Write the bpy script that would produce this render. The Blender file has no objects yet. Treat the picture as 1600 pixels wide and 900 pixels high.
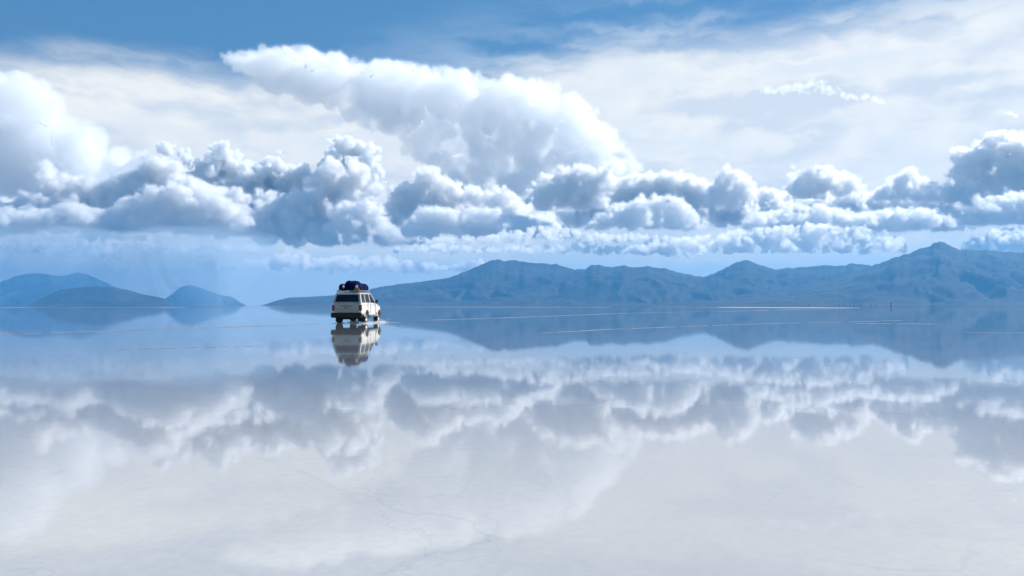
import bpy, bmesh, math, random
from mathutils import Vector, Matrix, noise as mnoise
R = math.radians
scene = bpy.context.scene
col = scene.collection

# ------------------------------------------------------------------ camera
F = 1150.0                      # focal length in photo pixels (1600 wide)
HORIZON = 477.0
PITCH = math.atan((HORIZON - 450.0) / F)
CAM_H = 1.12
cam_d = bpy.data.cameras.new('camera'); cam = bpy.data.objects.new('camera', cam_d); col.objects.link(cam)
cam_d.sensor_width = 36.0; cam_d.lens = 36.0 * F / 1600.0
cam_d.clip_start = 0.05; cam_d.clip_end = 120000
cam.location = (0, 0, CAM_H)
cam.rotation_euler = (R(90) + PITCH, R(0.06), 0)
scene.camera = cam

# ------------------------------------------------------------------ render / exposure
scene.render.engine = 'CYCLES'
scene.view_settings.view_transform = 'Standard'
scene.view_settings.look = 'None'
scene.view_settings.exposure = 0.58
scene.view_settings.gamma = 1.0
scene.view_settings.use_curve_mapping = False
cy = scene.cycles
cy.use_denoising = True
cy.max_bounces = 10; cy.diffuse_bounces = 3; cy.glossy_bounces = 4; cy.volume_bounces = 8
cy.transmission_bounces = 4; cy.transparent_max_bounces = 6
cy.sample_clamp_indirect = 8
cy.volume_bounces = 9; cy.max_bounces = 11
cy.use_adaptive_sampling = True; cy.adaptive_threshold = 0.02

SUN_AZ, SUN_EL = 60.0, 43.0     # degrees right of the view axis, degrees above the horizon
SKY_STRENGTH = 0.072
SUN_STRENGTH = 5.0

# ------------------------------------------------------------------ helpers for directions
def sky_uv(px, py):
    """photo pixel -> (azimuth, elevation) in degrees of that direction in the world"""
    x, y, z = (px - 800) / F, 1.0, (450 - py) / F
    c, s = math.cos(PITCH), math.sin(PITCH)
    y, z = y * c - z * s, y * s + z * c
    return math.degrees(math.atan2(x, y)), math.degrees(math.atan2(z, math.hypot(x, y)))
PPD = F * math.pi / 180          # pixels per degree near the axis

def lin(c):
    return tuple(((v / 255.0) / 12.92 if v / 255.0 <= 0.04045 else ((v / 255.0 + 0.055) / 1.055) ** 2.4) for v in c)

# small expression layer over shader nodes
class E:
    nt = None
    def __init__(s, sock): s.s = sock
    def _b(a, op, b, c=None, clamp=False): return math_node(op, a, b, c, clamp)
    def __add__(a, b): return math_node('ADD', a, b)
    def __radd__(a, b): return math_node('ADD', b, a)
    def __sub__(a, b): return math_node('SUBTRACT', a, b)
    def __rsub__(a, b): return math_node('SUBTRACT', b, a)
    def __mul__(a, b): return math_node('MULTIPLY', a, b)
    def __rmul__(a, b): return math_node('MULTIPLY', b, a)
    def __truediv__(a, b): return math_node('DIVIDE', a, b)
def put(nt, sock, v):
    if isinstance(v, E): nt.links.new(v.s, sock)
    else: sock.default_value = v
def math_node(op, a, b=None, c=None, clamp=False):
    nt = E.nt
    n = nt.nodes.new('ShaderNodeMath'); n.operation = op; n.use_clamp = clamp
    put(nt, n.inputs[0], a)
    if b is not None: put(nt, n.inputs[1], b)
    if c is not None: put(nt, n.inputs[2], c)
    return E(n.outputs[0])
def vmath(op, a, b=None, scale=None):
    nt = E.nt
    n = nt.nodes.new('ShaderNodeVectorMath'); n.operation = op
    put(nt, n.inputs[0], a)
    if b is not None: put(nt, n.inputs[1], b)
    if scale is not None: put(nt, n.inputs['Scale'], scale)
    return E(n.outputs[0])
def smooth(x, lo, hi, a=0.0, b=1.0):
    nt = E.nt
    n = nt.nodes.new('ShaderNodeMapRange'); n.interpolation_type = 'SMOOTHSTEP'
    put(nt, n.inputs[0], x)
    for i, v in enumerate((lo, hi, a, b)): put(nt, n.inputs[i + 1], v)
    return E(n.outputs[0])
def linear(x, lo, hi, a=0.0, b=1.0):
    nt = E.nt
    n = nt.nodes.new('ShaderNodeMapRange')
    put(nt, n.inputs[0], x)
    for i, v in enumerate((lo, hi, a, b)): put(nt, n.inputs[i + 1], v)
    return E(n.outputs[0])
def clamp01(x): return math_node('ADD', x, 0.0, clamp=True)
def vec(x, y, z=0.0):
    nt = E.nt
    n = nt.nodes.new('ShaderNodeCombineXYZ')
    for i, v in enumerate((x, y, z)): put(nt, n.inputs[i], v)
    return E(n.outputs[0])
def fbm(v, scale, detail=4, rough=0.55, dim='3D', lac=2.0, kind='FBM', out=0, w=0.0, dist=0.0):
    nt = E.nt
    n = nt.nodes.new('ShaderNodeTexNoise'); n.noise_dimensions = dim
    n.noise_type = kind; n.normalize = True
    put(nt, n.inputs['Vector'], v); n.inputs['Scale'].default_value = scale
    n.inputs['Detail'].default_value = detail; n.inputs['Roughness'].default_value = rough
    n.inputs['Lacunarity'].default_value = lac; n.inputs['Distortion'].default_value = dist
    return E(n.outputs[out])
def voro(v, scale, detail=4, rough=0.5, lac=2.1, dim='2D', feature='F1', rnd=1.0):
    nt = E.nt
    n = nt.nodes.new('ShaderNodeTexVoronoi'); n.voronoi_dimensions = dim; n.feature = feature
    put(nt, n.inputs['Vector'], v); n.inputs['Scale'].default_value = scale
    if feature in ('F1', 'SMOOTH_F1', 'F2'):
        n.normalize = True
    if 'Detail' in n.inputs:
        n.inputs['Detail'].default_value = detail; n.inputs['Roughness'].default_value = rough
        n.inputs['Lacunarity'].default_value = lac
    n.inputs['Randomness'].default_value = rnd
    return E(n.outputs['Distance'])
def mixc(fac, a, b):
    nt = E.nt
    n = nt.nodes.new('ShaderNodeMix'); n.data_type = 'RGBA'; n.clamp_factor = True
    put(nt, n.inputs[0], fac)
    for i, v in ((6, a), (7, b)):
        if isinstance(v, E): nt.links.new(v.s, n.inputs[i])
        else: n.inputs[i].default_value = (*v, 1.0)
    return E(n.outputs[2])
def curve(x, pts, x0, x1, y0, y1):
    """y as a function of x through pts, all in real units; constant beyond the ends"""
    nt = E.nt
    t = linear(x, x0, x1)
    n = nt.nodes.new('ShaderNodeFloatCurve'); cm = n.mapping; c = cm.curves[0]
    nrm = [((p[0] - x0) / (x1 - x0), (p[1] - y0) / (y1 - y0)) for p in pts]
    c.points[0].location = nrm[0]; c.points[1].location = nrm[-1]
    for p in nrm[1:-1]: c.points.new(*p)
    for p in c.points: p.handle_type = 'AUTO_CLAMPED'
    cm.use_clip = False; cm.extend = 'HORIZONTAL'; cm.update()
    nt.links.new(t.s, n.inputs['Value'])
    return linear(E(n.outputs[0]), 0, 1, y0, y1) if (y0, y1) != (0, 1) else E(n.outputs[0])

# ------------------------------------------------------------------ world: sky with clouds beyond the haze
world = bpy.data.worlds.new('World'); scene.world = world; world.use_nodes = True
E.nt = nt = world.node_tree; nt.nodes.clear()
tc = nt.nodes.new('ShaderNodeTexCoord')
sx = nt.nodes.new('ShaderNodeSeparateXYZ'); nt.links.new(tc.outputs['Generated'], sx.inputs[0])
X, Y, Z = (E(sx.outputs[i]) for i in range(3))
az = math_node('ARCTAN2', X, Y) * (180 / math.pi)
U = math_node('PINGPONG', az + 45.0, 90.0) - 45.0
V = math_node('ARCSINE', Z) * (180 / math.pi)

sky = nt.nodes.new('ShaderNodeTexSky'); sky.sky_type = 'NISHITA'; sky.sun_disc = False
sky.sun_elevation = R(SUN_EL); sky.sun_rotation = R(SUN_AZ)
sky.altitude = 3600; sky.air_density = 1.0; sky.dust_density = 0.8; sky.ozone_density = 1.5
K = 1.0 / SKY_STRENGTH
def cc(rgb, k=0.76): return tuple(v * K * k for v in lin(rgb))     # sky colours as radiance at this exposure
skyc = E(sky.outputs[0])
# low air of the plain: pale blue towards the horizon
cur = mixc(smooth(V, 0.0, 13.0, 0.95, 0.0), skyc, cc((232, 234, 226)))
cur = mixc(smooth(V, 8.0, 24.0, 0.35, 0.55), cur, cc((72, 142, 192)))

P = vec(U, V, 0.0)
wn = fbm(P, 0.45, 3, 0.55, '2D', out=1)
wv = vmath('SUBTRACT', wn, (0.5, 0.5, 0.5))
LN = fbm(vmath('MULTIPLY', P, (1.0, 1.6, 1.0)), 0.35, 3, 0.5, '2D')
# --- thin high veil of ice cloud
VP = vmath('MULTIPLY', vmath('ADD', P, vmath('SCALE', wv, scale=1.2)), (0.16, 0.9, 1.0))
vn = fbm(VP, 0.5, 5, 0.5, '2D')
vt = [(-200, 60), (0, 66), (120, 64), (300, 74), (400, 92), (540, 105), (640, 112), (760, 92), (840, 62), (950, 45), (1100, 25), (1300, -5), (1600, -60), (1800, -100)]
vT = [sky_uv(*p) for p in vt]
vtop = curve(U, vT, vT[0][0], vT[-1][0], 0, 30)
hv = vtop - V
va = smooth(hv + (vn - 0.5) * 3.0, -0.3, 3.4)
veil_c = mixc(smooth(vn * 0.75 + LN * 0.25, 0.36, 0.60), cc((216, 222, 228)), cc((255, 251, 240)))
cur = mixc(va * smooth(V, 1.0, 7.0, 0.15, 0.95), cur, veil_c)
wp = [(-200, 80), (400, 110), (540, 60), (700, 20), (900, -30), (1200, -120), (1800, -200)]
wT = [sky_uv(*p) for p in wp]
wtop = curve(U, wT, wT[0][0], wT[-1][0], 0, 40)
cur = mixc(smooth(wtop - V, -1.5, 5.0) * smooth(vn, 0.38, 0.72) * 0.5, cur, cc((196, 212, 228)))

bg = nt.nodes.new('ShaderNodeBackground'); bg.inputs['Strength'].default_value = SKY_STRENGTH
wo = nt.nodes.new('ShaderNodeOutputWorld')
nt.links.new(cur.s, bg.inputs['Color']); nt.links.new(bg.outputs[0], wo.inputs[0])
world.cycles.sampling_method = 'MANUAL'; world.cycles.sample_map_resolution = 512

# ------------------------------------------------------------------ sun
sun_d = bpy.data.lights.new('sun', 'SUN'); sun_d.energy = SUN_STRENGTH; sun_d.angle = R(0.5); sun_d.color = (1.0, 0.96, 0.9)
sun = bpy.data.objects.new('sun', sun_d); col.objects.link(sun)
sd = Vector((math.sin(R(SUN_AZ)) * math.cos(R(SUN_EL)), math.cos(R(SUN_AZ)) * math.cos(R(SUN_EL)), math.sin(R(SUN_EL))))
sun.rotation_euler = sd.to_track_quat('Z', 'Y').to_euler()

# ------------------------------------------------------------------ helpers for objects
import numpy as np
def tag(o, label=None, cat=None, group=None, kind=None):
    if label: o['label'] = label
    if cat: o['category'] = cat
    if group: o['group'] = group
    if kind: o['kind'] = kind
    return o
def at(px, py, dist):
    """point in the world that lies in the direction of a photo pixel, dist metres ahead"""
    x, y, z = (px - 800) / F, 1.0, (450 - py) / F
    c, s = math.cos(PITCH), math.sin(PITCH)
    y, z = y * c - z * s, y * s + z * c
    return Vector((x / y * dist, dist, z / y * dist + CAM_H))

# ------------------------------------------------------------------ clouds: real volumes grown from heaps of puffs
def cloud_material(name, density, aniso, color=(0.995, 0.995, 0.995)):
    m = bpy.data.materials.new(name); m.use_nodes = True; n = m.node_tree.nodes; n.clear()
    o = n.new('ShaderNodeOutputMaterial'); s = n.new('ShaderNodeVolumePrincipled')
    s.inputs['Density'].default_value = density; s.inputs['Color'].default_value = (*color, 1)
    s.inputs['Anisotropy'].default_value = aniso
    m.node_tree.links.new(s.outputs[0], o.inputs['Volume'])
    return m
BELT = 'row of heaped clouds above the plain'
CL_DENSE = cloud_material('cumulus', 0.0064, 0.40, (1, 1, 1))
CL_SOFT = cloud_material('soft_cloud', 0.0009, 0.25, (0.968, 0.981, 0.994))
CL_RAIN = cloud_material('rain', 0.00010, 0.3, (0.55, 0.8, 1.0))
CL_FRINGE = cloud_material('cloud_fringe', 0.0011, 0.4, (1, 1, 1))
CL_SOFTF = cloud_material('soft_fringe', 0.00012, 0.35, (1, 1, 1))
CL_WISP = cloud_material('wisp', 0.0011, 0.4, (1, 1, 1))
CL_GREY = cloud_material('shade_grey_cloud', 0.007, 0.3, (0.972, 0.985, 0.997))  # shade of the towers put into a greyer cloud colour
CL_THIN = cloud_material('thin_cloud', 0.007, 0.35, (1, 1, 1))
_bm = bmesh.new(); bmesh.ops.create_icosphere(_bm, subdivisions=2, radius=1)
ICO_V = np.array([v.co[:] for v in _bm.verts]); ICO_F = np.array([[v.index for v in f.verts] for f in _bm.faces]); _bm.free()
_tex = {}
def clouds_tex(size, depth=3, cm='GRAYSCALE', nt_='SOFT_NOISE'):
    k = (size, depth, cm, nt_)
    if k not in _tex:
        t = bpy.data.textures.new('cloud_noise', 'CLOUDS'); t.noise_scale = size; t.noise_depth = depth
        t.cloud_type = cm; t.noise_type = nt_
        _tex[k] = t
    return _tex[k]
def interp(pts, x):
    if x <= pts[0][0]: return pts[0][1]
    for (xa, ya), (xb, yb) in zip(pts, pts[1:]):
        if x <= xb: return ya + (yb - ya) * (x - xa) / max(xb - xa, 1e-6)
    return pts[-1][1]

def cloud(label, top, bottom, dist, depth, *, puff=(5, 22), density=1.0, n=None, kids=(10, 4), remesh=29,
          disp=(300, 125), mat=None, seed=0, group=None, flat=True, name='cloud', edge_in=0.8, fringe=None):
    rnd = random.Random(seed * 7919 + int(top[0][0]) + int(dist))
    mat = mat or CL_DENSE
    if group == BELT: density *= 1.4; fringe = CL_FRINGE
    if not isinstance(bottom, (list, tuple)): bottom = [(top[0][0], bottom), (top[-1][0], bottom)]
    mpp = dist / F                                     # metres per photo pixel at that distance
    x0, x1 = top[0][0], top[-1][0]
    area = sum((xb - xa) * (interp(bottom, (xa + xb) / 2) - (ya + yb) / 2) for (xa, ya), (xb, yb) in zip(top, top[1:]))
    rm = (puff[0] + puff[1]) / 2
    cnt = n or int(area / (rm * rm) * 1.5 * density)
    base = []; tries = 0
    while len(base) < cnt and tries < cnt * 40:
        tries += 1
        x = rnd.uniform(x0, x1); ty = interp(top, x); by = interp(bottom, x)
        if by - ty < 3: continue
        y = by - (by - ty) * rnd.random() ** (0.75)
        # clearance to the outline
        cl = y - ty
        for dx in (-1.0, -0.5, 0.5, 1.0):
            xx = x + dx * puff[1]
            yy = interp(top, xx) if x0 < xx < x1 else by
            cl = min(cl, math.hypot(dx * puff[1], 0) if yy > y else 1e9, max(y - yy, 0.0) + 0.6 * abs(dx) * puff[1])
        r = min(cl, puff[1] * (0.45 + 0.55 * rnd.random())) * rnd.uniform(0.6, 1.0)
        if r < puff[0]: 
            if rnd.random() < 0.6 or cl < puff[0] * 0.5: continue
            r = puff[0] * rnd.uniform(0.45, 1.0)
        hgt = (by - y) / max(by - min(p[1] for p in top), 1)
        dz = rnd.uniform(-1, 1) * depth * 0.5 * (1 - 0.55 * hgt)
        p = at(x, y, dist)
        s = (dist + dz) / dist
        base.append((Vector((p.x * s, p.y * s, (p.z - CAM_H) * s + CAM_H)), r * mpp * edge_in))
    out = list(base)
    for c, r in base:
        for k in range(kids[0]):
            d = Vector((rnd.gauss(0, 1), rnd.gauss(0, 1), rnd.gauss(0.35, 0.9))).normalized()
            rr = r * rnd.uniform(0.15, 0.6); q = c + d * r * 0.92
            out.append((q, rr))
            for j in range(kids[1]):
                d2 = (d + Vector((rnd.gauss(0, .7), rnd.gauss(0, .7), rnd.gauss(0, .7)))).normalized()
                out.append((q + d2 * rr * .92, rr * rnd.uniform(0.3, 0.5)))
    if not out: return None
    C = np.array([c[:] for c, r in out]); Rr = np.array([r for c, r in out])
    keep = Rr > remesh * 0.6
    keep[:len(base)] = True
    C = C[keep]; Rr = Rr[keep]
    Vv = (ICO_V[None] * Rr[:, None, None] + C[:, None]).reshape(-1, 3)
    Ff = (ICO_F[None] + (np.arange(len(C)) * len(ICO_V))[:, None, None]).reshape(-1, 3)
    if flat:
        pxs = Vv[:, 0] / Vv[:, 1] * F * 1.0 + 800
        bb = np.interp(pxs, [p[0] for p in bottom], [p[1] for p in bottom])
        bz = (HORIZON - bb) / F * dist
        low = Vv[:, 2] < bz
        Vv[low, 2] = bz[low] + (Vv[low, 2] - bz[low]) * 0.08
    o0 = at((x0 + x1) / 2, interp(bottom, (x0 + x1) / 2), dist)
    Vv = Vv - np.array(o0[:])
    me = bpy.data.meshes.new(name)
    me.vertices.add(len(Vv)); me.vertices.foreach_set('co', Vv.ravel())
    me.loops.add(Ff.size); me.loops.foreach_set('vertex_index', Ff.ravel())
    me.polygons.add(len(Ff)); me.polygons.foreach_set('loop_start', np.arange(0, Ff.size, 3)); me.polygons.foreach_set('loop_total', np.full(len(Ff), 3))
    me.update(); me.validate(); me.materials.append(mat)
    ob = bpy.data.objects.new(name, me); col.objects.link(ob); ob.location = o0
    def mods(o, rm, k=1.0, grow=0.0):
        m = o.modifiers.new('remesh', 'REMESH'); m.mode = 'VOXEL'; m.voxel_size = rm
        if disp:
            sz, st = disp
            for size, stren, dep in ((sz * 3.2, st * 3.4, 2), (sz * 1.1, st * 1.5, 3)):      # swirl the heap, so no puff stays round
                m = o.modifiers.new('swirl', 'DISPLACE'); m.texture = clouds_tex(size, dep, 'COLOR'); m.texture_coords = 'GLOBAL'; m.direction = 'RGB_TO_XYZ'; m.strength = stren * k; m.mid_level = 0.5
            m = o.modifiers.new('billow', 'DISPLACE'); m.texture = clouds_tex(sz * 0.9, 5, 'GRAYSCALE', 'HARD_NOISE'); m.texture_coords = 'GLOBAL'; m.strength = -st * 1.3 * k; m.mid_level = 0.35 + grow
            if k > 1: pass
    mods(ob, remesh)
    if fringe:
        fm = me.copy(); fm.materials.clear(); fm.materials.append(fringe)
        fo_ = bpy.data.objects.new('ragged_fringe', fm); col.objects.link(fo_); fo_.parent = ob
        mods(fo_, remesh * 1.1, 1.0 if fringe is CL_SOFTF else 1.4, 0.25)
    if name == 'clouds': tag(ob, label, kind='stuff')          # ragged scraps nobody could count
    else: tag(ob, label, 'cloud', group)
    return ob

L = 'heaped cloud '
soft = dict(mat=CL_SOFT, remesh=90, disp=(1500, 420), kids=(5, 1), flat=False, density=1.8, fringe=CL_SOFTF)
cloud('large soft pale cloud sloping down from the left edge', [(-420, 70), (-100, 98), (0, 110), (45, 113), (85, 135), (112, 178), (150, 205), (190, 225), (235, 238), (290, 290), (330, 330), (350, 350)], 350,
      44000, 5000, puff=(16, 60), **soft)
cloud('broad smooth anvil cloud with a bright upper rim, highest in the sky',
      [(352, 88), (400, 80), (440, 70), (480, 66), (530, 72), (560, 92), (620, 98), (700, 106), (760, 122), (830, 118), (870, 132), (920, 165), (955, 200), (985, 235), (1000, 270), (1010, 310)],
      [(352, 94), (380, 108), (430, 128), (490, 165), (540, 184), (620, 204), (665, 240), (690, 300), (1010, 320)],
      44000, 4000, puff=(6, 40), **soft)
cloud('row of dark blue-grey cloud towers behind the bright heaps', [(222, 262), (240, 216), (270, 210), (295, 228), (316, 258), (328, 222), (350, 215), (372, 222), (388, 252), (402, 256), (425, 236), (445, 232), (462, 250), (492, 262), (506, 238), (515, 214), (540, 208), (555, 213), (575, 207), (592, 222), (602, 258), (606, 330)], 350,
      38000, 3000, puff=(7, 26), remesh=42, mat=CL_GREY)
cloud('wide bright bank behind the small heaps on the right', [(860, 330), (900, 300), (980, 272), (1045, 264), (1105, 280), (1180, 292), (1230, 300), (1300, 300), (1350, 298), (1420, 290), (1500, 298), (1600, 310), (1800, 290)], 352,
      34000, 3000, group=BELT)
cloud('long bright heaped cloud at the far left', [(-420, 300), (-60, 300), (0, 310), (38, 306), (54, 256), (70, 248), (92, 256), (112, 276), (132, 268), (150, 280), (185, 270), (215, 262), (235, 243), (262, 247), (292, 250), (302, 272), (330, 290), (380, 287), (396, 312), (404, 350), (420, 372)], [(-420, 360), (100, 360), (250, 364), (420, 372)], 31000, 3000, group=BELT)
cloud('rounded heap above the vehicle with a bright right rim', [(394, 350), (402, 296), (416, 282), (432, 304), (455, 300), (470, 298), (480, 280), (503, 250), (520, 244), (545, 250), (570, 252), (585, 268), (597, 282), (602, 330), (612, 350), (650, 366), (675, 374)], [(394, 384), (520, 384), (600, 380), (675, 376)], 30000, 3000, group=BELT)
cloud('stepped white heap falling off to the right of the vehicle', [(596, 350), (608, 292), (640, 268), (660, 262), (672, 250), (690, 262), (702, 280), (730, 280), (755, 300), (772, 288), (790, 284), (806, 302), (818, 316), (838, 326), (870, 340), (900, 360)], 366, 32000, 3000, group=BELT)
for lb, t, b, s in [
 ('low bright heap in front of the long cloud, nearest the left edge', [(-60, 345), (0, 322), (40, 318), (70, 326), (100, 312), (140, 318), (175, 330), (215, 352)], 362, 11),
 ('bright heap in front of the long cloud, sloping down to the right', [(150, 345), (185, 312), (220, 300), (245, 286), (275, 282), (305, 296), (335, 300), (372, 318), (398, 344)], 360, 12),
 ('small white heap in front of the rounded heap above the vehicle', [(505, 352), (518, 322), (540, 312), (560, 318), (582, 306), (600, 330), (612, 356)], 362, 13),
 ('pale heap between the stepped heap and the wide grey-bodied cloud', [(620, 362), (650, 330), (690, 318), (730, 326), (770, 318), (800, 334), (840, 342), (880, 362)], 370, 14)]:
    cloud(lb, t, b, 27600, 1400, puff=(4, 17), remesh=25, disp=(240, 105), seed=s, group=BELT)
for lb, t, b, s in [
 ('wide grey-bodied cloud below the tip of the anvil', [(824, 322), (830, 285), (850, 272), (880, 262), (905, 257), (940, 262), (960, 245), (980, 240), (990, 262), (988, 295), (960, 330)], 326, 1),
 ('small upright egg-shaped dark cloud', [(1103, 330), (1107, 290), (1122, 265), (1140, 256), (1160, 268), (1178, 288), (1184, 330)], 330, 2),
 ('small domed cloud with a crinkled white rim', [(1228, 312), (1234, 264), (1255, 266), (1272, 259), (1300, 260), (1330, 270), (1352, 292), (1356, 312)], 309, 3),
 ('small peaked cloud left of the tall cloud at the edge', [(1352, 318), (1362, 297), (1390, 280), (1425, 261), (1440, 269), (1457, 286), (1500, 296), (1520, 310)], 316, 4),
 ('tall billowing cloud at the right edge', [(1480, 300), (1485, 234), (1500, 228), (1516, 238), (1532, 214), (1550, 205), (1568, 198), (1592, 202), (1612, 212), (1680, 250), (1760, 330)], [(1480, 300), (1530, 338), (1760, 338)], 5)]:
    cloud(lb, t, b, 28500, 1800, puff=(4, 18), remesh=24, disp=(240, 105), seed=s, group=BELT)
for lb, t, b, s in [
 ('low dark flat-based cloud under the wide grey-bodied one', [(908, 356), (935, 338), (960, 318), (985, 308), (1020, 302), (1050, 306), (1085, 322), (1106, 352)], 356, 6),
 ('low wide cloud under the two small peaked clouds', [(1150, 352), (1190, 330), (1230, 322), (1265, 315), (1300, 322), (1340, 332), (1400, 322), (1450, 326), (1490, 338), (1510, 356)], 358, 7),
 ('low dark cloud under the tall cloud at the right edge', [(1498, 338), (1520, 316), (1560, 300), (1620, 296), (1720, 300), (1800, 330)], 340, 8)]:
    cloud(lb, t, b, 26500, 2000, puff=(4, 16), remesh=24, disp=(240, 105), seed=s, group=BELT)

# low far banks, flat bases and rain
far = dict(mat=CL_DENSE, remesh=22, disp=(230, 70), name='clouds')
cloud('low ragged bank under the wide grey-bodied cloud', [(640, 376), (700, 368), (760, 366), (820, 352), (880, 348), (930, 362), (1000, 366), (1080, 370)], [(640, 380), (800, 380), (1080, 378)], 24800, 1500, puff=(3, 12), density=0.9, **far)
cloud('lumpy low bank above the cone-shaped peak', [(950, 392), (1010, 380), (1080, 366), (1150, 358), (1200, 354), (1260, 348), (1330, 352), (1400, 364), (1420, 384)], 396, 25200, 1500, puff=(3, 14), density=0.9, **far)
cloud('low bright bank behind the pointed summit at the right', [(1500, 380), (1530, 368), (1560, 358), (1620, 352), (1700, 350), (1800, 350)], 396, 25200, 1500, puff=(3, 14), density=0.9, **far)
cloud('pale low layer under the left end of the belt', [(-300, 384), (-60, 376), (60, 374), (180, 372), (300, 378), (380, 380), (440, 390)], [(-300, 390), (100, 390), (440, 394)], 25000, 1800, puff=(3, 8), density=0.7, seed=7, **dict(far, mat=CL_THIN))
cloud('pale low layer over the middle mountains', [(600, 388), (700, 380), (800, 384), (900, 378), (1000, 386), (1100, 394)], [(600, 392), (800, 396), (1100, 402)], 25400, 1800, puff=(3, 8), density=0.8, seed=8, **dict(far, mat=CL_THIN))
cloud('small bright flat cloud low at the far left', [(14, 388), (40, 382), (90, 387), (140, 383), (160, 379), (186, 385), (194, 398)], [(14, 389), (100, 398), (194, 404)], 24800, 1500, puff=(2.5, 9), density=0.9, seed=4, **far)
cloud('long low white line of little heaps behind the vehicle roof', [(300, 410), (335, 401), (400, 405), (430, 399), (448, 386), (470, 391), (500, 401), (545, 395), (565, 402), (600, 397), (640, 407), (680, 409), (700, 415), (735, 407), (765, 401), (785, 408)], [(300, 416), (500, 424), (785, 424)], 24500, 1800, puff=(2.5, 11), density=1.0, seed=5, **far)
cloud('small bright wispy cloud high on the right', [(1180, 144), (1200, 136), (1240, 134), (1275, 122), (1300, 130), (1320, 148), (1345, 148), (1375, 154), (1385, 160)], [(1180, 146), (1240, 150), (1300, 158), (1385, 164)], 30000, 600, puff=(2.5, 7), density=0.6, mat=CL_WISP, remesh=30, disp=(600, 110), flat=False, name='clouds')
cloud('tiny wisp at the right edge above the tall cloud', [(1545, 174), (1565, 171), (1600, 178), (1680, 188)], [(1545, 178), (1680, 196)], 30000, 600, puff=(2.5, 6), density=0.6, mat=CL_WISP, remesh=30, disp=(600, 110), flat=False, name='clouds')

RAINM = cloud_material('rain', 0.00034, 0.2, (0.75, 0.88, 0.98))
bm = bmesh.new(); rr = random.Random(11)
for k in range(34):
    px = rr.uniform(-160, 370); wid = rr.uniform(60, 170); dd = 15600 + rr.uniform(-900, 900)
    topz = at(px, 366, dd).z; lean = rr.uniform(-18, -4); zb = rr.choice((0, 0, 150, 500))
    x_t = at(px, 400, dd).x; x_b = at(px + lean, 400, dd).x; n = 18; rings = []
    for j in range(7):
        t = j / 6; z = zb + (topz - zb) * t; cx = x_b + (x_t - x_b) * t; w_ = wid * dd / F * (0.35 + 0.65 * t ** 0.6) / 2
        rings.append([bm.verts.new((cx + w_ * math.cos(2 * math.pi * i / n) * (1 + 0.2 * mnoise.noise(Vector((i * .9, j * .4, k)))), dd + w_ * 1.8 * math.sin(2 * math.pi * i / n), z)) for i in range(n)])
    for a_, b_ in zip(rings, rings[1:]):
        for i in range(n): bm.faces.new((a_[i], a_[(i + 1) % n], b_[(i + 1) % n], b_[i]))
    bm.faces.new(rings[0][::-1]); bm.faces.new(rings[-1])
me = bpy.data.meshes.new('rain'); bm.to_mesh(me); bm.free(); me.materials.append(RAINM)
ro = bpy.data.objects.new('rain', me); col.objects.link(ro); tag(ro, 'grey-blue rain shafts hanging under the dark cloud base', kind='stuff')

# ------------------------------------------------------------------ the flooded salt flat
def mat_new(name):
    m = bpy.data.materials.new(name); m.use_nodes = True; E.nt = m.node_tree
    return m, m.node_tree.nodes['Principled BSDF']
def grid_disc(name, rings, seg, z=0.0):
    me = bpy.data.meshes.new(name); v = [(0, 0, z)]; f = []
    for r in rings:
        v += [(r * math.cos(2 * math.pi * k / seg), r * math.sin(2 * math.pi * k / seg), z) for k in range(seg)]
    for k in range(seg): f.append((0, 1 + k, 1 + (k + 1) % seg))
    for i in range(len(rings) - 1):
        for k in range(seg):
            a, b = 1 + i * seg + k, 1 + i * seg + (k + 1) % seg
            f.append((a, a + seg, b + seg, b))
    me.from_pydata(v, [], f); me.update(); return me
m, p = mat_new('flooded_salt')
nt = m.node_tree
geo = nt.nodes.new('ShaderNodeNewGeometry'); GP = E(geo.outputs['Position'])
gw = vmath('SUBTRACT', fbm(GP, 0.9, 4, 0.6, '2D', out=1), (0.5, 0.5, 0.5))
GW = vmath('ADD', GP, vmath('SCALE', gw, scale=0.6))
ed = voro(GW, 0.5, 0, 0.5, dim='2D', feature='DISTANCE_TO_EDGE')
ed2 = voro(vmath('ADD', GP, vmath('SCALE', gw, scale=0.7)), 1.3, 0, 0.5, dim='2D', feature='DISTANCE_TO_EDGE')
crack = (smooth(ed, 0.014, 0.0) * 0.6 + smooth(ed2, 0.016, 0.0) * 0.6) * smooth(fbm(GP, 0.7, 2, 0.5, '2D'), 0.35, 0.62)
patch_ = fbm(GP, 0.25, 5, 0.6, '2D')
grain = fbm(GP, 14.0, 4, 0.7, '2D')
c = mixc(smooth(patch_, 0.3, 0.7), (0.35, 0.348, 0.352), (0.44, 0.436, 0.426))
sg = nt.nodes.new('ShaderNodeSeparateXYZ'); nt.links.new(GP.s, sg.inputs[0])
far_dark = smooth(E(sg.outputs[1]) + (patch_ - 0.5) * 8.0, 2.0, 15.0)          # salt colour darkened farther out, to strengthen the mirrored sky
c = mixc(far_dark, c, (0.12, 0.13, 0.15))
c = mixc(crack * 0.3, c, (0.20, 0.21, 0.24))
c = mixc(smooth(grain, 0.35, 0.7) * 0.18, c, (0.26, 0.27, 0.30))
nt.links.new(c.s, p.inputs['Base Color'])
p.inputs['IOR'].default_value = 1.38
p.inputs['Roughness'].default_value = 0.032
bmp = nt.nodes.new('ShaderNodeBump'); bmp.inputs['Strength'].default_value = 1.0; bmp.inputs['Distance'].default_value = 0.00045
rip = fbm(vmath('MULTIPLY', GP, (1.0, 0.8, 1.0)), 2.2, 3, 0.55, '2D')
nt.links.new(rip.s, bmp.inputs['Height']); nt.links.new(bmp.outputs[0], p.inputs['Normal'])
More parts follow.
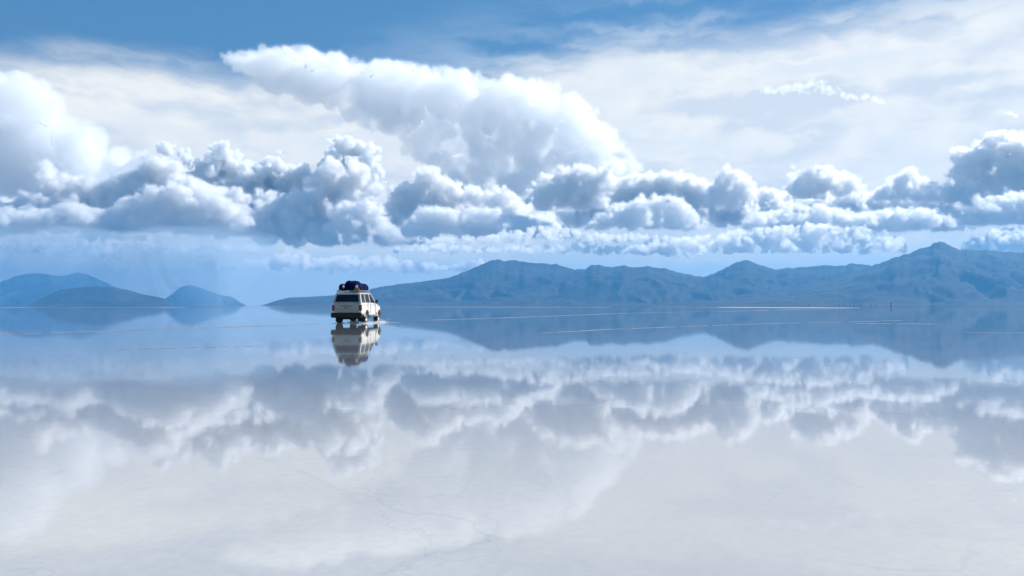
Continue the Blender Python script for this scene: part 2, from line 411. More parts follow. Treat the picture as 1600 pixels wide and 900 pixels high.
me = grid_disc('water', [2, 5, 10, 20, 50, 120, 400, 1500, 6000, 20000, 60000, 100000], 96)
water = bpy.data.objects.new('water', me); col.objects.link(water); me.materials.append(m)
tag(water, 'shallow still water lying over the white salt flat, mirroring the sky', kind='structure')

# ------------------------------------------------------------------ hills and mountains beyond the flat
m, p = mat_new('mountain_rock')
nt = m.node_tree
geo = nt.nodes.new('ShaderNodeNewGeometry'); GP = E(geo.outputs['Position'])
rn1 = fbm(GP, 0.0016, 6, 0.6); rn2 = fbm(vmath('MULTIPLY', GP, (1, 1, 2.5)), 0.006, 5, 0.65)
c = mixc(smooth(rn1, 0.35, 0.65), (0.022, 0.021, 0.021), (0.052, 0.046, 0.042))
c = mixc(smooth(rn2, 0.5, 0.72) * 0.6, c, (0.09, 0.075, 0.065))
nt.links.new(c.s, p.inputs['Base Color']); p.inputs['Roughness'].default_value = 0.95; p.inputs['Specular IOR Level'].default_value = 0.1
ROCK = m
def mountain(name, label, prof, dist, front, back, *, rug=0.5, seed=0, cell=26.0):
    """terrain with its skyline along prof (photo pixels) at dist metres, falling forwards over front and backwards over back metres"""
    x0, x1 = prof[0][0], prof[-1][0]
    nx = int((x1 - x0) * dist / F / cell) + 2
    nf, nb = 46, 16
    pts = []; off = Vector((seed * 311.7, seed * 97.3, seed * 13.1))
    for i in range(nx):
        px = x0 + (x1 - x0) * i / (nx - 1)
        e = (HORIZON - interp(prof, px)) / F * dist
        e = max(e, 0.0)
        jag = mnoise.fractal(Vector((px * 0.11, seed, 0)), 0.9, 2.2, 4) * 0.028 * e
        for j in range(nf + nb + 1):
            if j <= nf: t = j / nf; yy = dist - front * (1 - t)
            else: t = 1 - (j - nf) / nb; yy = dist + back * (1 - t)
            sh = t ** 1.35 * (1.55 - 0.55 * t)
            xx = (px - 800) / F * yy
            q = Vector((xx, yy, 0)) * 0.00125 + off
            w = Vector((mnoise.noise(q * 1.7), mnoise.noise(q * 1.7 + Vector((9, 3, 1))), 0)) * 0.55
            rdg = mnoise.ridged_multi_fractal(q + w, 0.9, 2.1, 6, 1.0, 2.0) * 0.42
            fade = (1 - t ** 3.0)
            h = e * sh + e * rug * (rdg - 0.62) * fade * min(1.0, t * 5)
            h += e * 0.03 * mnoise.fractal(q * 9, 0.8, 2.1, 3) * fade * t
            z = min(h, e * 1.0) if t < 0.995 else h
            z = z + jag * t
            pts.append((xx, yy, max(z, -6) if 0 < t else -8.0))
    faces = []
    nr = nf + nb + 1
    for i in range(nx - 1):
        for j in range(nr - 1):
            a = i * nr + j
            faces.append((a, a + nr, a + nr + 1, a + 1))
    o0 = Vector(((x0 + x1) / 2 - 800, F, 0)) / F * dist; o0.z = 0
    me = bpy.data.meshes.new(name); me.from_pydata([(q[0] - o0.x, q[1] - o0.y, q[2]) for q in pts], [], faces); me.update()
    for f in me.polygons: f.use_smooth = True
    me.materials.append(ROCK)
    ob = bpy.data.objects.new(name, me); col.objects.link(ob); ob.location = o0
    return tag(ob, label, kind='structure')
mountain('mountain', 'broad dark blue mountain with a small pointed summit, highest on the right',
  [(1010, 477), (1060, 472), (1150, 466), (1230, 454), (1290, 440), (1335, 426), (1375, 412), (1400, 402), (1420, 397), (1440, 388), (1452, 386), (1462, 380), (1468, 377), (1474, 379), (1486, 384), (1498, 391), (1512, 390), (1525, 392), (1545, 391), (1570, 394), (1600, 395), (1660, 398), (1740, 405), (1830, 420), (1950, 450), (2050, 477)], 11000, 3000, 2000, rug=0.5, seed=1)
mountain('mountain', 'middle mountain range with a small cone-shaped peak',
  [(560, 477), (600, 474), (650, 471), (740, 462), (800, 450), (840, 438), (870, 428), (900, 421), (915, 420), (926, 414), (935, 413), (952, 418), (962, 416), (973, 415), (990, 418), (1010, 416), (1040, 420), (1070, 428), (1098, 433), (1120, 426), (1145, 413), (1160, 407), (1168, 406), (1178, 410), (1195, 417), (1212, 421), (1240, 419), (1290, 415), (1315, 416), (1330, 412), (1350, 413), (1375, 420), (1420, 432), (1500, 450), (1620, 477)], 12800, 2800, 2000, rug=0.5, seed=2)
mountain('mountain', 'paler twin-topped mountain with a long slope running down to the left',
  [(405, 477.5), (418, 474), (432, 469), (452, 464.5), (480, 463.5), (505, 462), (540, 460), (590, 449), (620, 444), (650, 441), (700, 434), (725, 425), (750, 414), (768, 407), (778, 404), (790, 408), (800, 406), (815, 408), (830, 411), (848, 411), (870, 413), (893, 420), (930, 432), (1000, 450), (1100, 477)], 13200, 2400, 2000, rug=0.45, seed=3)
mountain('mountain', 'faint far mountain at the left edge, half lost in rain haze',
  [(-260, 470), (-120, 450), (-40, 444), (0, 440), (20, 432), (40, 427), (60, 426), (80, 429), (100, 430), (120, 425), (135, 428), (155, 436), (185, 450), (215, 460), (245, 468), (275, 477.5)], 19800, 1500, 1400, rug=0.4, seed=4, cell=50)
mountain('island', 'low dark blue island with a long spit on its right',
  [(40, 477.5), (54, 471), (66, 465), (80, 458), (95, 452), (115, 449), (150, 446.5), (175, 448), (200, 452), (222, 459), (240, 462), (258, 466), (270, 474), (276, 477.5)], 12500, 900, 900, rug=0.25, seed=5)
mountain('mountain', 'small faint cone-shaped hill between the island and the vehicle',
  [(235, 477.5), (255, 468), (270, 458), (280, 449), (292, 445), (300, 445), (315, 450), (330, 456), (345, 460), (362, 463), (374, 471), (386, 477.5)], 19500, 1400, 1200, rug=0.3, seed=6, cell=50)

# ------------------------------------------------------------------ salt bars and old wheel tracks on the flat
def ground(px, py):
    x, y, z = (px - 800) / F, 1.0, (450 - py) / F
    c_, s_ = math.cos(PITCH), math.sin(PITCH)
    y, z = y * c_ - z * s_, y * s_ + z * c_
    k = -CAM_H / z
    return Vector((x * k, y * k, 0))
def simple(name, color, rough=0.5, metal=0.0, spec=0.5, noise_amt=0.0, scale=8.0):
    m, p = mat_new(name)
    if noise_amt:
        geo = m.node_tree.nodes.new('ShaderNodeTexCoord')
        f = fbm(E(geo.outputs['Object']), scale, 4, 0.6)
        c = mixc(smooth(f, 0.3, 0.7), tuple(v * (1 - noise_amt) for v in color), tuple(min(v * (1 + noise_amt), 1) for v in color))
        m.node_tree.links.new(c.s, p.inputs['Base Color'])
    else: p.inputs['Base Color'].default_value = (*color, 1)
    p.inputs['Roughness'].default_value = rough; p.inputs['Metallic'].default_value = metal; p.inputs['Specular IOR Level'].default_value = spec
    return m
SALT = simple('dry_salt', (0.30, 0.31, 0.33), 0.55, noise_amt=0.12, scale=0.4)
def strip(name, line, halfw, z, seed, gap=0.0, rel=0.3):
    """flat ragged ribbon along ground points (photo pixels), halfw in metres"""
    P = [ground(*q) for q in line]; rr = random.Random(seed)
    seg = []
    for a, b in zip(P, P[1:]):
        n = 26
        for i in range(n): seg.append(a.lerp(b, i / n))
    v = []; f = []; halfw *= 0.65
    for i, q in enumerate(seg):
        d = (seg[min(i + 1, len(seg) - 1)] - seg[max(i - 1, 0)]).normalized(); nrm = Vector((-d.y, d.x, 0))
        w = halfw * (1 + rel * mnoise.fractal(Vector((i * 0.23, seed, 0)), 0.8, 2.1, 3)) * min(1, i / 6 + 0.1, (len(seg) - 1 - i) / 6 + 0.1)
        off = nrm * halfw * 0.5 * mnoise.noise(Vector((i * 0.11, seed * 3.1, 5)))
        v += [q + off + nrm * max(w, 0.004), q + off - nrm * max(w, 0.004)]
    for i in range(len(seg) - 1):
        if gap and mnoise.noise(Vector((i * 0.3, seed, 9))) > gap: continue
        a = 2 * i; f.append((a, a + 2, a + 3, a + 1))
    me = bpy.data.meshes.new(name); me.from_pydata([(q.x, q.y, z) for q in v], [], f); me.update(); me.materials.append(SALT)
    ob = bpy.data.objects.new(name, me); col.objects.link(ob)
    return tag(ob, kind='structure')
strip('salt_track', [(-60, 523.5), (120, 518.5), (330, 512), (420, 508.5), (500, 506)], 0.30, 0.004, 1, 0.35)
strip('salt_track', [(-60, 520.5), (120, 516.5), (330, 511), (440, 507.3)], 0.22, 0.004, 2, 0.3)
strip('salt_track', [(160, 545.5), (300, 542.5), (420, 540)], 0.10, 0.004, 3, 0.1)
strip('salt_track', [(655, 500.5), (780, 497), (860, 494), (980, 489.5), (1110, 487)], 0.5, 0.004, 4, 0.35)
strip('salt_track', [(840, 521), (950, 515), (1070, 510.5), (1200, 506), (1330, 503.5), (1420, 501)], 0.2, 0.004, 5, 0.25)
strip('salt_track', [(1110, 487.2), (1250, 484), (1330, 483.3)], 1.3, 0.004, 6, 0.25)
strip('salt_track', [(1330, 506), (1400, 506.5), (1470, 507)], 0.35, 0.004, 7, 0.3)
strip('salt_bar', [(-60, 479.6), (100, 479.8), (200, 479.6), (330, 479.8), (430, 479.6)], 55, 0.004, 8, 0.35)
strip('salt_bar', [(600, 479.4), (700, 479.5), (800, 479.8), (900, 480), (960, 480)], 45, 0.004, 9, 0.3)
strip('salt_bar', [(1020, 480), (1100, 480), (1170, 480.2), (1290, 482.2)], 40, 0.004, 10, 0.2)
strip('salt_bar', [(1500, 520), (1560, 521), (1650, 521)], 0.12, 0.004, 11, 0.2)

# ------------------------------------------------------------------ the off-road car
PAINT = simple('white_paint', (0.66, 0.64, 0.58), 0.35, noise_amt=0.06, scale=3.0)
DUSTY_SHADED = simple('dusty_shaded_paint', (0.36, 0.355, 0.33), 0.5, noise_amt=0.10, scale=5.0)  # dusty paint, darkened so the rear's shade sits in its colour
BLACK = simple('black_plastic', (0.012, 0.012, 0.013), 0.55, spec=0.3)
RUBBER = simple('tyre_rubber', (0.018, 0.017, 0.016), 0.8, spec=0.2, noise_amt=0.3, scale=20)
STEEL = simple('rim_steel', (0.30, 0.28, 0.25), 0.5, 0.2)
RED = simple('red_lamp', (0.20, 0.006, 0.008), 0.2)
PLATE = simple('plate_grey', (0.30, 0.33, 0.32), 0.5)
GRIME = simple('number_marks', (0.12, 0.13, 0.13), 0.6)
CHROME = simple('bright_trim', (0.6, 0.6, 0.58), 0.3, 0.7)
SEATM = simple('seat_cloth', (0.03, 0.03, 0.035), 0.9)
def glass(name, tint, alpha):
    m = bpy.data.materials.new(name); m.use_nodes = True; n = m.node_tree.nodes; n.clear()
    o = n.new('ShaderNodeOutputMaterial'); t = n.new('ShaderNodeBsdfTransparent'); t.inputs[0].default_value = (*tint, 1)
    g = n.new('ShaderNodeBsdfGlossy'); g.inputs['Roughness'].default_value = 0.02; fr = n.new('ShaderNodeFresnel'); fr.inputs[0].default_value = 1.5
    mx = n.new('ShaderNodeMixShader'); l = m.node_tree.links
    l.new(fr.outputs[0], mx.inputs[0]); l.new(t.outputs[0], mx.inputs[1]); l.new(g.outputs[0], mx.inputs[2]); l.new(mx.outputs[0], o.inputs[0])
    return m
DARKGLASS = glass('dark_glass', (0.05, 0.055, 0.07), 1); CLEAR = glass('window_glass', (0.72, 0.78, 0.78), 1)

class MB:
    def __init__(s): s.bm = bmesh.new()
    def poly_extrude(s, pts, x0, x1, shrink=None):
        """outline in (y, z) extruded across x"""
        a = [s.bm.verts.new((x0, y, z)) for y, z in pts]; b = [s.bm.verts.new((x1, y, z)) for y, z in pts]
        n = len(pts)
        for i in range(n): s.bm.faces.new((a[i], a[(i + 1) % n], b[(i + 1) % n], b[i]))
        s.bm.faces.new(a[::-1]); s.bm.faces.new(b)
        return a, b
    def box(s, lo, hi, rot=None):
        vs = [s.bm.verts.new((x, y, z)) for x in (lo[0], hi[0]) for y in (lo[1], hi[1]) for z in (lo[2], hi[2])]
        for f in ((0, 1, 3, 2), (4, 6, 7, 5), (0, 4, 5, 1), (2, 3, 7, 6), (0, 2, 6, 4), (1, 5, 7, 3)): s.bm.faces.new([vs[i] for i in f])
        return vs
    def hexa(s, q, t):
        """quad q (4 points) thickened along its normal by t"""
        q = [Vector(p) for p in q]; n = (q[1] - q[0]).cross(q[2] - q[0]).normalized() * t
        a = [s.bm.verts.new(p) for p in q]; b = [s.bm.verts.new(p + n) for p in q]
        s.bm.faces.new(a[::-1]); s.bm.faces.new(b)
        for i in range(4): s.bm.faces.new((a[i], a[(i + 1) % 4], b[(i + 1) % 4], b[i]))
    def tube(s, a, b, r, n=10):
        a, b = Vector(a), Vector(b); d = (b - a); L_ = d.length
        mt = Matrix.Translation((a + b) / 2) @ d.to_track_quat('Z', 'Y').to_matrix().to_4x4()
        bmesh.ops.create_cone(s.bm, cap_ends=True, segments=n, radius1=r, radius2=r, depth=L_, matrix=mt)
    def lathe(s, prof, n=28, axis_origin=(0, 0, 0)):
        """profile of (x, r) turned about the x axis"""
        rings = []
        for x, r in prof:
            rings.append([s.bm.verts.new((axis_origin[0] + x, axis_origin[1] + r * math.cos(2 * math.pi * k / n), axis_origin[2] + r * math.sin(2 * math.pi * k / n))) for k in range(n)])
        for a, b in zip(rings, rings[1:]):
            for k in range(n): s.bm.faces.new((a[k], b[k], b[(k + 1) % n], a[(k + 1) % n]))
    def build(s, name, mat, parent=None, bevel=0.0, smooth=False, segs=2):
        bmesh.ops.recalc_face_normals(s.bm, faces=s.bm.faces)
        if bevel: bmesh.ops.bevel(s.bm, geom=[e for e in s.bm.edges if len(e.link_faces) == 2 and e.calc_face_angle(0) > 0.5], offset=bevel, segments=segs, affect='EDGES', clamp_overlap=True)
        me = bpy.data.meshes.new(name); s.bm.to_mesh(me); s.bm.free(); me.materials.append(mat)
        if smooth:
            for f in me.polygons: f.use_smooth = True
            try: me.set_sharp_from_angle(angle=R(38))
            except Exception: pass
        ob = bpy.data.objects.new(name, me); col.objects.link(ob)
        if parent: ob.parent = parent
        return ob

YAW = R(5.0)
rear = Vector(((541.5 - 800) / F * 45.0, 45.0, 0))
fwd = Vector((math.sin(YAW), math.cos(YAW), 0))
car = bpy.data.objects.new('off_road_car', None); col.objects.link(car)
car.location = rear + fwd * 2.4; car.rotation_euler = (0, 0, -YAW)
tag(car, 'dusty white off-road car with loaded roof rack driving away through the shallow water', 'car')
W = 0.915
RA, FA, WR = -1.28, 1.56, 0.40
def arch(yc, r, z0, n=14):
    a0 = math.asin((z0 - WR) / r)
    return [(yc - r * math.cos(a0 + (math.pi - 2 * a0) * i / n), WR + r * math.sin(a0 + (math.pi - 2 * a0) * i / n)) for i in range(n + 1)]
outline = [(-2.36, 0.62)] + [(-2.0, 0.56)] + arch(RA, 0.47, 0.50) + arch(FA, 0.47, 0.50) + [(2.20, 0.52), (2.30, 0.62), (2.32, 0.98), (2.24, 1.09), (1.7, 1.16), (1.02, 1.24), (0.9, 1.30), (-2.28, 1.30), (-2.36, 1.20)]
b = MB(); b.poly_extrude(outline, -W, W)
for v in b.bm.verts:
    if v.co.z > 1.0: v.co.x *= 0.975
    if v.co.y > 1.7: v.co.x *= 1 - 0.10 * (v.co.y - 1.7) / 0.6
    if v.co.z < 0.6: v.co.x *= 0.985
body = b.build('body', PAINT, car, bevel=0.035, smooth=True)
for sx in (-1, 1):
    for y in (-1.05 + 0.15, -0.28, 0.86):
        b = MB(); b.box((sx * (W - 0.012), y - 0.009, 0.60), (sx * (W + 0.003), y + 0.009, 1.27)); b.build('door_gap', BLACK, body)
    for yc in (RA, FA):
        b = MB()
        o_, i_ = arch(yc, 0.54, 0.46, 18), arch(yc, 0.465, 0.46, 18)
        for k in range(18):
            q = [(o_[k][0], o_[k][1]), (o_[k + 1][0], o_[k + 1][1]), (i_[k + 1][0], i_[k + 1][1]), (i_[k][0], i_[k][1])]
            vs0 = [b.bm.verts.new((sx * (W - 0.02), *p)) for p in q]; vs1 = [b.bm.verts.new((sx * (W + (0.035 if j < 2 else 0.06)), *p)) for j, p in enumerate(q)]
            b.bm.faces.new(vs0); b.bm.faces.new(vs1)
            for j in range(4): b.bm.faces.new((vs0[j], vs0[(j + 1) % 4], vs1[(j + 1) % 4], vs1[j]))
        b.build('wheel_arch', PAINT, car)
    b = MB(); b.box((sx * (W - 0.02), RA + 0.55, 0.42), (sx * (W + 0.09), FA - 0.55, 0.47)); b.build('side_step', CHROME, car, bevel=0.012)
    b = MB(); b.box((sx * 0.52, RA - 0.52, 0.13), (sx * 0.88, RA - 0.50, 0.56)); b.build('mud_flap', BLACK, car)
    # mirrors
    b = MB(); b.box((sx * (W + 0.02), 0.62, 1.30), (sx * (W + 0.20), 0.70, 1.47)); b.tube((sx * (W - 0.06), 0.78, 1.32), (sx * (W + 0.06), 0.76, 1.38), 0.025)
    b.build('door_mirror', BLACK, car, bevel=0.02)
    # tail lamps wrap round the corner
    b = MB(); b.box((sx * (W - 0.155), -2.385, 0.80), (sx * (W + 0.006), -2.24, 1.16)); b.build('tail_light', RED, car, bevel=0.012)
# cabin: pillars, roof, panes
ZB, ZT = 1.30, 1.84
def S(sx, yb, yt, k=0.0):                                            # k: 0 at the belt, 1 under the roof
    return Vector((sx * (0.885 + (0.755 - 0.885) * k), yb + (yt - yb) * k, ZB + (ZT - ZB) * k))
pil = [((-2.33, -2.16), (-2.14, -2.00)), ((-1.36, -1.28), (-1.34, -1.26)), ((-0.33, -0.25), (-0.33, -0.25)), ((0.90, 1.00), (0.28, 0.36))]
for sx in (-1, 1):
    for (y0, y1), (t0, t1) in pil:
        b = MB(); q = [S(sx, y0, t0, 0), S(sx, y1, t1, 0), S(sx, y1, t1, 1), S(sx, y0, t0, 1)]
        b.hexa(q, 0.05 * (-sx)); b.build('pillar', PAINT, car)
    for (pa, pb), m_ in zip(zip(pil, pil[1:]), (DARKGLASS, CLEAR, CLEAR)):
        y0, y1, t0, t1 = pa[0][1], pb[0][0], pa[1][1], pb[1][0]
        q = [S(sx, y0, t0, 0), S(sx, y1, t1, 0), S(sx, y1, t1, 1), S(sx, y0, t0, 1)]
        for v in q: v.x -= sx * 0.02
        b = MB(); b.hexa(q, 0.006 * (-sx)); b.build('side_window', m_, car)
# rear frame and tailgate glass
b = MB()
def RP(x, k): return Vector((x * (1 + (0.86 - 1) * k), -2.335 + 0.19 * k, ZB + (ZT - ZB) * k))
for x0, x1, k0, k1 in ((-0.885, -0.76, 0, 1), (0.76, 0.885, 0, 1), (-0.76, 0.76, 0, 0.07), (-0.76, 0.76, 0.90, 1)):
    b.hexa([RP(x0, k0), RP(x1, k0), RP(x1, k1), RP(x0, k1)], -0.05)
b.build('tailgate_frame', DUSTY_SHADED, car)
b = MB(); b.hexa([RP(-0.76, 0.07) + Vector((0, .015, 0)), RP(0.76, 0.07) + Vector((0, .015, 0)), RP(0.76, 0.90) + Vector((0, .015, 0)), RP(-0.76, 0.90) + Vector((0, .015, 0))], -0.008)
b.build('rear_window', DARKGLASS, car)
b = MB(); b.hexa([(-0.80, 0.93, ZB), (0.80, 0.93, ZB), (0.70, 0.33, ZT), (-0.70, 0.33, ZT)], 0.008); b.build('windscreen', CLEAR, car)
b = MB(); vs = b.box((-0.775, -2.16, ZT - 0.01), (0.775, 0.38, 1.895))
for v in vs:
    if v.co.z > 1.86: v.co.x *= 0.93; v.co.y = v.co.y * 0.97
b.build('roof', PAINT, car, bevel=0.03, smooth=True, segs=3)
tg = MB(); tg.box((-0.755, -2.378, 0.69), (0.755, -2.355, 1.285)); gate = tg.build('tailgate', DUSTY_SHADED, car, bevel=0.008)
b = MB(); b.box((-0.36, -2.392, 1.075), (0.36, -2.377, 1.105)); b.build('handle_strip', BLACK, gate)
b = MB(); b.box((-0.17, -2.392, 0.86), (0.17, -2.380, 1.055)); pl = b.build('number_plate', PLATE, gate)
b = MB()
for k in range(6): b.box((-0.135 + k * 0.047, -2.396, 0.92), (-0.135 + k * 0.047 + 0.026, -2.3915, 1.00))
b.build('worn_characters', GRIME, pl)
b = MB(); b.box((-0.74, -2.380, 0.885), (0.74, -2.3775, 0.893)); b.build('split_line', BLACK, gate)
b = MB(); b.box((-0.95, -2.52, 0.37), (0.95, -2.33, 0.68)); b.build('rear_bumper', BLACK, car, bevel=0.03)
b = MB(); b.box((-0.84, -2.35, 0.36), (0.84, 2.2, 0.56)); b.build('underbody', BLACK, car, bevel=0.02)
b = MB(); b.lathe([(-0.12, 0.0), (-0.12, 0.34), (-0.06, 0.38), (0.06, 0.38), (0.12, 0.34), (0.12, 0.0)], 24)
sp = b.build('spare_wheel', RUBBER, car); sp.rotation_euler = (0, R(90), 0); sp.location = (0, -1.98, 0.38)
b = MB(); b.tube((-0.5, RA, 0.34), (0.5, RA, 0.34), 0.06); b.box((-0.02, RA - 0.14, 0.22), (0.26, RA + 0.14, 0.46)); b.build('rear_axle', BLACK, car, bevel=0.02)
b = MB(); b.box((-0.88, 2.28, 0.46), (0.88, 2.44, 0.66)); b.build('front_bumper', BLACK, car, bevel=0.03)
for sx in (-1, 1):
    for yb_ in (-0.1, -1.0):
        b = MB(); b.box((sx * 0.14, yb_, 0.9), (sx * 0.62, yb_ + 0.14, 1.36)); b.box((sx * 0.25, yb_ + 0.02, 1.38), (sx * 0.5, yb_ + 0.12, 1.55)); b.build('seat', SEATM, car, bevel=0.03)
b = MB(); b.box((-0.7, -2.1, 0.9), (0.7, -1.45, 1.62)); b.build('boot_load', SEATM, car, bevel=0.08)
for sx in (-1, 1):
    for yc in (RA, FA):
        b = MB(); b.lathe([(-0.125, 0.24), (-0.13, 0.36), (-0.10, 0.398), (0.10, 0.398), (0.13, 0.36), (0.125, 0.24), (-0.125, 0.24)], 32)
        ty = b.build('wheel', RUBBER, car, smooth=True); ty.location = (sx * 0.80, yc, WR - 0.012)
        b = MB(); b.lathe([(sx * 0.118, 0.0), (sx * 0.118, 0.07), (sx * 0.07, 0.10), (sx * 0.05, 0.17), (sx * 0.09, 0.205), (sx * 0.125, 0.242), (sx * 0.02, 0.242)], 24)
        b.build('rim', STEEL, ty, smooth=True)
# roof rack
b = MB()
for x in (-0.72, 0.72):
    b.tube((x, -2.02, 2.04), (x, 0.20, 2.04), 0.018); b.tube((x, -2.02, 1.95), (x, 0.20, 1.95), 0.014)
    for y in (-2.02, -1.45, -0.9, -0.35, 0.20): b.tube((x, y, 1.88), (x, y, 2.05), 0.014)
for y in (-2.02, 0.20): b.tube((-0.72, y, 2.04), (0.72, y, 2.04), 0.018)
for k in range(9): b.tube((-0.72, -2.02 + k * 0.2775, 1.95), (0.72, -2.02 + k * 0.2775, 1.95), 0.012)
b.build('roof_rack', STEEL, car)

# ------------------------------------------------------------------ the load on the rack: each bundle a thing of its own
CM = Matrix.Translation(car.location) @ Matrix.Rotation(-YAW, 4, 'Z')
def bundle(name, label, cat, c, size, mat, seed, lump=0.10, power=2.6, straps=(), patch=None, group='bags tied on the roof rack'):
    """a soft stuffed bag: superellipsoid with folds"""
    bm = bmesh.new(); bmesh.ops.create_icosphere(bm, subdivisions=4, radius=1)
    for v in bm.verts:
        d = v.co.normalized(); k = (abs(d.x) ** power + abs(d.y) ** power + abs(d.z) ** power) ** (-1 / power)
        q = Vector((d.x * k * size[0], d.y * k * size[1], d.z * k * size[2]))
        n = mnoise.fractal(q * 3.2 + Vector((seed, 0, 0)), 0.8, 2.1, 4)
        q += d * n * lump
        for ys in straps: q *= 1 - 0.10 * math.exp(-((q.y - ys) / 0.035) ** 2)
        if q.z < -size[2] * 0.8: q.z = -size[2] * 0.8
        v.co = q
    me = bpy.data.meshes.new(name); bm.to_mesh(me); bm.free(); me.materials.append(mat)
    for f in me.polygons: f.use_smooth = True
    ob = bpy.data.objects.new(name, me); col.objects.link(ob)
    ob.matrix_world = CM @ Matrix.Translation(c)
    tag(ob, label, cat, group)
    for ys in straps:
        b = MB(); N_ = 28
        for i in range(N_):
            an = [2 * math.pi * (i + j) / N_ for j in (0, 1)]
            pts_ = []
            for a_ in an:
                dx, dz = math.cos(a_), math.sin(a_); k = (abs(dx) ** power + abs(dz) ** power) ** (-1 / power)
                pts_.append((dx * k * size[0] * 0.97, max(dz * k * size[2] * 0.97, -size[2] * 0.8)))
            b.hexa([(pts_[0][0], ys - .02, pts_[0][1]), (pts_[1][0], ys - .02, pts_[1][1]), (pts_[1][0], ys + .02, pts_[1][1]), (pts_[0][0], ys + .02, pts_[0][1])], 0.02)
        b.build('strap', BLACK, ob)
    if patch:
        (px_, pz_, rx_, rz_), pm = patch
        bm = bmesh.new(); bmesh.ops.create_icosphere(bm, subdivisions=3, radius=1)
        for v in bm.verts: v.co = Vector((v.co.x * rx_ + px_, v.co.y * 0.05 - size[1] * 0.93, v.co.z * rz_ + pz_))
        me = bpy.data.meshes.new('end_panel'); bm.to_mesh(me); bm.free(); me.materials.append(pm)
        for f in me.polygons: f.use_smooth = True
        e = bpy.data.objects.new('end_panel', me); col.objects.link(e); e.parent = ob
    return ob
NAVY = simple('navy_canvas', (0.002, 0.006, 0.045), 0.95, spec=0.05, noise_amt=0.4, scale=4)
DARKBAG = simple('dark_bag_cloth', (0.003, 0.006, 0.035), 0.95, spec=0.05, noise_amt=0.4, scale=6)
BLUE = simple('blue_tarpaulin', (0.003, 0.012, 0.10), 0.9, spec=0.05, noise_amt=0.5, scale=7)
PINK = simple('pale_pink_cloth', (0.62, 0.52, 0.56), 0.7, noise_amt=0.1)
bundle('duffel_bag', 'dark duffel bag with a pale pink end at the left of the roof load', 'bag', (-0.47, -1.45, 2.22), (0.26, 0.55, 0.26), DARKBAG, 1, 0.04, straps=(-0.2, 0.2), patch=((0.12, 0.05, 0.07, 0.10), PINK))
bundle('duffel_bag', 'dark duffel bag with a pale pink end at the right of the roof load', 'bag', (0.42, -1.45, 2.22), (0.28, 0.55, 0.26), DARKBAG, 2, 0.04, straps=(-0.2, 0.2), patch=((0.08, 0.05, 0.09, 0.11), PINK))
bundle('tarpaulin_bundle', 'big navy blue tarpaulin bundle heaped in the middle of the roof rack', 'bundle', (0.0, -1.2, 2.33), (0.52, 0.62, 0.33), NAVY, 3, 0.10)
bundle('tarpaulin_bundle', 'bright blue wrapped bundle at the front of the roof rack', 'bundle', (0.10, -0.35, 2.24), (0.58, 0.48, 0.30), BLUE, 4, 0.10, straps=(0.0,))
# jerrycan
b = MB(); b.box((-0.07, -0.14, 0.0), (0.07, 0.14, 0.22)); b.tube((0.0, -0.10, 0.26), (0.0, 0.08, 0.26), 0.014); b.tube((0, -0.10, 0.20), (0, -0.10, 0.26), 0.012); b.tube((0, 0.08, 0.20), (0, 0.08, 0.26), 0.012)
jc = b.build('jerrycan', simple('ochre_plastic', (0.22, 0.13, 0.03), 0.6), None, bevel=0.02); jc.matrix_world = CM @ Matrix.Translation((0.50, -1.93, 1.965)) @ Matrix.Rotation(R(90), 4, 'Z')
tag(jc, 'small ochre jerrycan on the rear right corner of the roof rack', 'jerrycan')
b = MB(); b.box((-0.10, -0.06, 0.0), (0.10, 0.06, 0.11)); b.box((-0.085, -0.045, 0.11), (0.085, 0.045, 0.13))
wb = b.build('white_box', simple('white_plastic', (0.8, 0.8, 0.8), 0.5), None, bevel=0.015); wb.matrix_world = CM @ Matrix.Translation((-0.62, -2.0 + 0.1, 1.965))
tag(wb, 'small white box at the rear left corner of the roof rack', 'box')

# ------------------------------------------------------------------ foam and spray thrown up by the wheels
FOAM = simple('foam', (0.85, 0.85, 0.85), 0.5, noise_amt=0.05)
bm = bmesh.new(); rr = random.Random(5)
for (cx, cy_, n, sp_, hh_) in ((0.95, FA, 240, 0.36, 0.26), (0.95, FA - 0.9, 160, 0.5, 0.15), (0.9, RA, 200, 0.35, 0.16), (0.3, RA - 0.1, 120, 0.4, 0.12), (-0.8, FA, 260, 0.4, 0.3), (-0.8, RA, 90, 0.3, 0.10)):
    for i in range(n):
        q = Vector((cx + rr.gauss(0.1, sp_ * 0.6), cy_ + rr.gauss(-0.15, sp_ * 0.7), abs(rr.gauss(0, hh_ * 0.5)) * rr.random()))
        r_ = rr.uniform(0.006, 0.022)
        bmesh.ops.create_icosphere(bm, subdivisions=1, radius=r_, matrix=Matrix.Translation(q) @ Matrix.Diagonal((1.4, 1.4, 0.9, 1)))
me = bpy.data.meshes.new('water_spray'); bm.to_mesh(me); bm.free(); me.materials.append(FOAM)
sp_o = bpy.data.objects.new('water_spray', me); col.objects.link(sp_o); sp_o.matrix_world = CM
tag(sp_o, 'white water spray kicked up around the wheels', kind='stuff')
bm = bmesh.new()
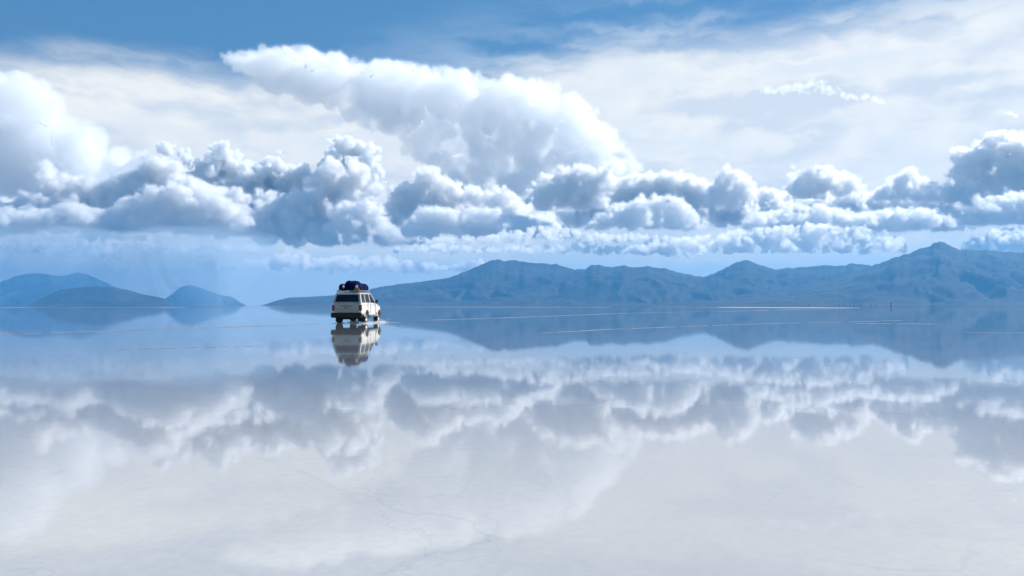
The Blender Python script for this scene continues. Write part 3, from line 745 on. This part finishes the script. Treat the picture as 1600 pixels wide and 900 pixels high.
for (x0, y0, L_, w_) in ((-1.5, -1.6, 3.9, 0.10), (-1.0, -1.95, 3.2, 0.08), (0.3, 0.3, 2.6, 0.12), (0.5, 1.3, 1.9, 0.2), (-0.4, -1.2, 2.2, 0.1)):
    n = 40; top = []; bot = []
    for i in range(n + 1):
        x = x0 + L_ * i / n; f_ = math.sin(math.pi * i / n) ** 0.6
        w1 = w_ * f_ * (0.4 + abs(mnoise.fractal(Vector((x * 4, y0, 1)), .8, 2.1, 3)))
        top.append(bm.verts.new((x, y0 + w1 + 0.05 * mnoise.noise(Vector((x * 3, y0, 4))), 0.005))); bot.append(bm.verts.new((x, y0 - w1 + 0.05 * mnoise.noise(Vector((x * 3, y0, 4))), 0.005)))
    for i in range(n): bm.faces.new((bot[i], bot[i + 1], top[i + 1], top[i]))
me = bpy.data.meshes.new('foam'); bm.to_mesh(me); bm.free(); me.materials.append(FOAM)
fo = bpy.data.objects.new('foam', me); col.objects.link(fo); fo.matrix_world = CM
tag(fo, 'thin white foam lines on the water under the car', kind='stuff')

# ------------------------------------------------------------------ tiny far posts out on the flat
POSTM = simple('weathered_wood', (0.05, 0.04, 0.035), 0.9)
def post(px, dist, h, label, group=None):
    b = MB(); bmesh.ops.create_cone(b.bm, cap_ends=True, segments=8, radius1=h * 0.10, radius2=h * 0.07, depth=h, matrix=Matrix.Translation((0, 0, h / 2)))
    bmesh.ops.create_icosphere(b.bm, subdivisions=1, radius=h * 0.13, matrix=Matrix.Translation((0, 0, h)))
    o = b.build('post', POSTM); o.location = ((px - 800) / F * dist, dist, 0)
    return tag(o, label, 'post', group)
post(1392, 420, 2.2, 'tiny dark post far out on the flat below the pointed mountain')
ORD = ('first', 'second', 'third', 'fourth', 'fifth', 'sixth', 'seventh', 'eighth')
for k, px in enumerate((1264, 1312, 1319, 1328, 1334, 1345, 1361, 1369)):
    post(px, 900, 2.6 - 0.3 * (k % 3), ORD[k] + ' faint post from the left in the far row below the mountains', 'row of faint far posts')

# ------------------------------------------------------------------ the air
def box_mesh(name, lo, hi):
    v = [(x, y, z) for x in (lo[0], hi[0]) for y in (lo[1], hi[1]) for z in (lo[2], hi[2])]
    f = [(0, 1, 3, 2), (4, 6, 7, 5), (0, 4, 5, 1), (2, 3, 7, 6), (0, 2, 6, 4), (1, 5, 7, 3)]
    me = bpy.data.meshes.new(name); me.from_pydata(v, [], f); me.update(); return me
m = bpy.data.materials.new('haze'); m.use_nodes = True; m.node_tree.nodes.clear()
o = m.node_tree.nodes.new('ShaderNodeOutputMaterial'); sv = m.node_tree.nodes.new('ShaderNodeVolumePrincipled')
sv.inputs['Density'].default_value = 0.00005; sv.inputs['Color'].default_value = (0.115, 0.462, 0.91, 1); sv.inputs['Anisotropy'].default_value = 0.2
m.node_tree.links.new(sv.outputs[0], o.inputs['Volume'])
me = box_mesh('haze', (-23000, -4000, -10), (23000, 21500, 1010)); me.materials.append(m)
haze = bpy.data.objects.new('haze', me); col.objects.link(haze); tag(haze, 'pale blue air over the flat, fading the far mountains', kind='stuff')
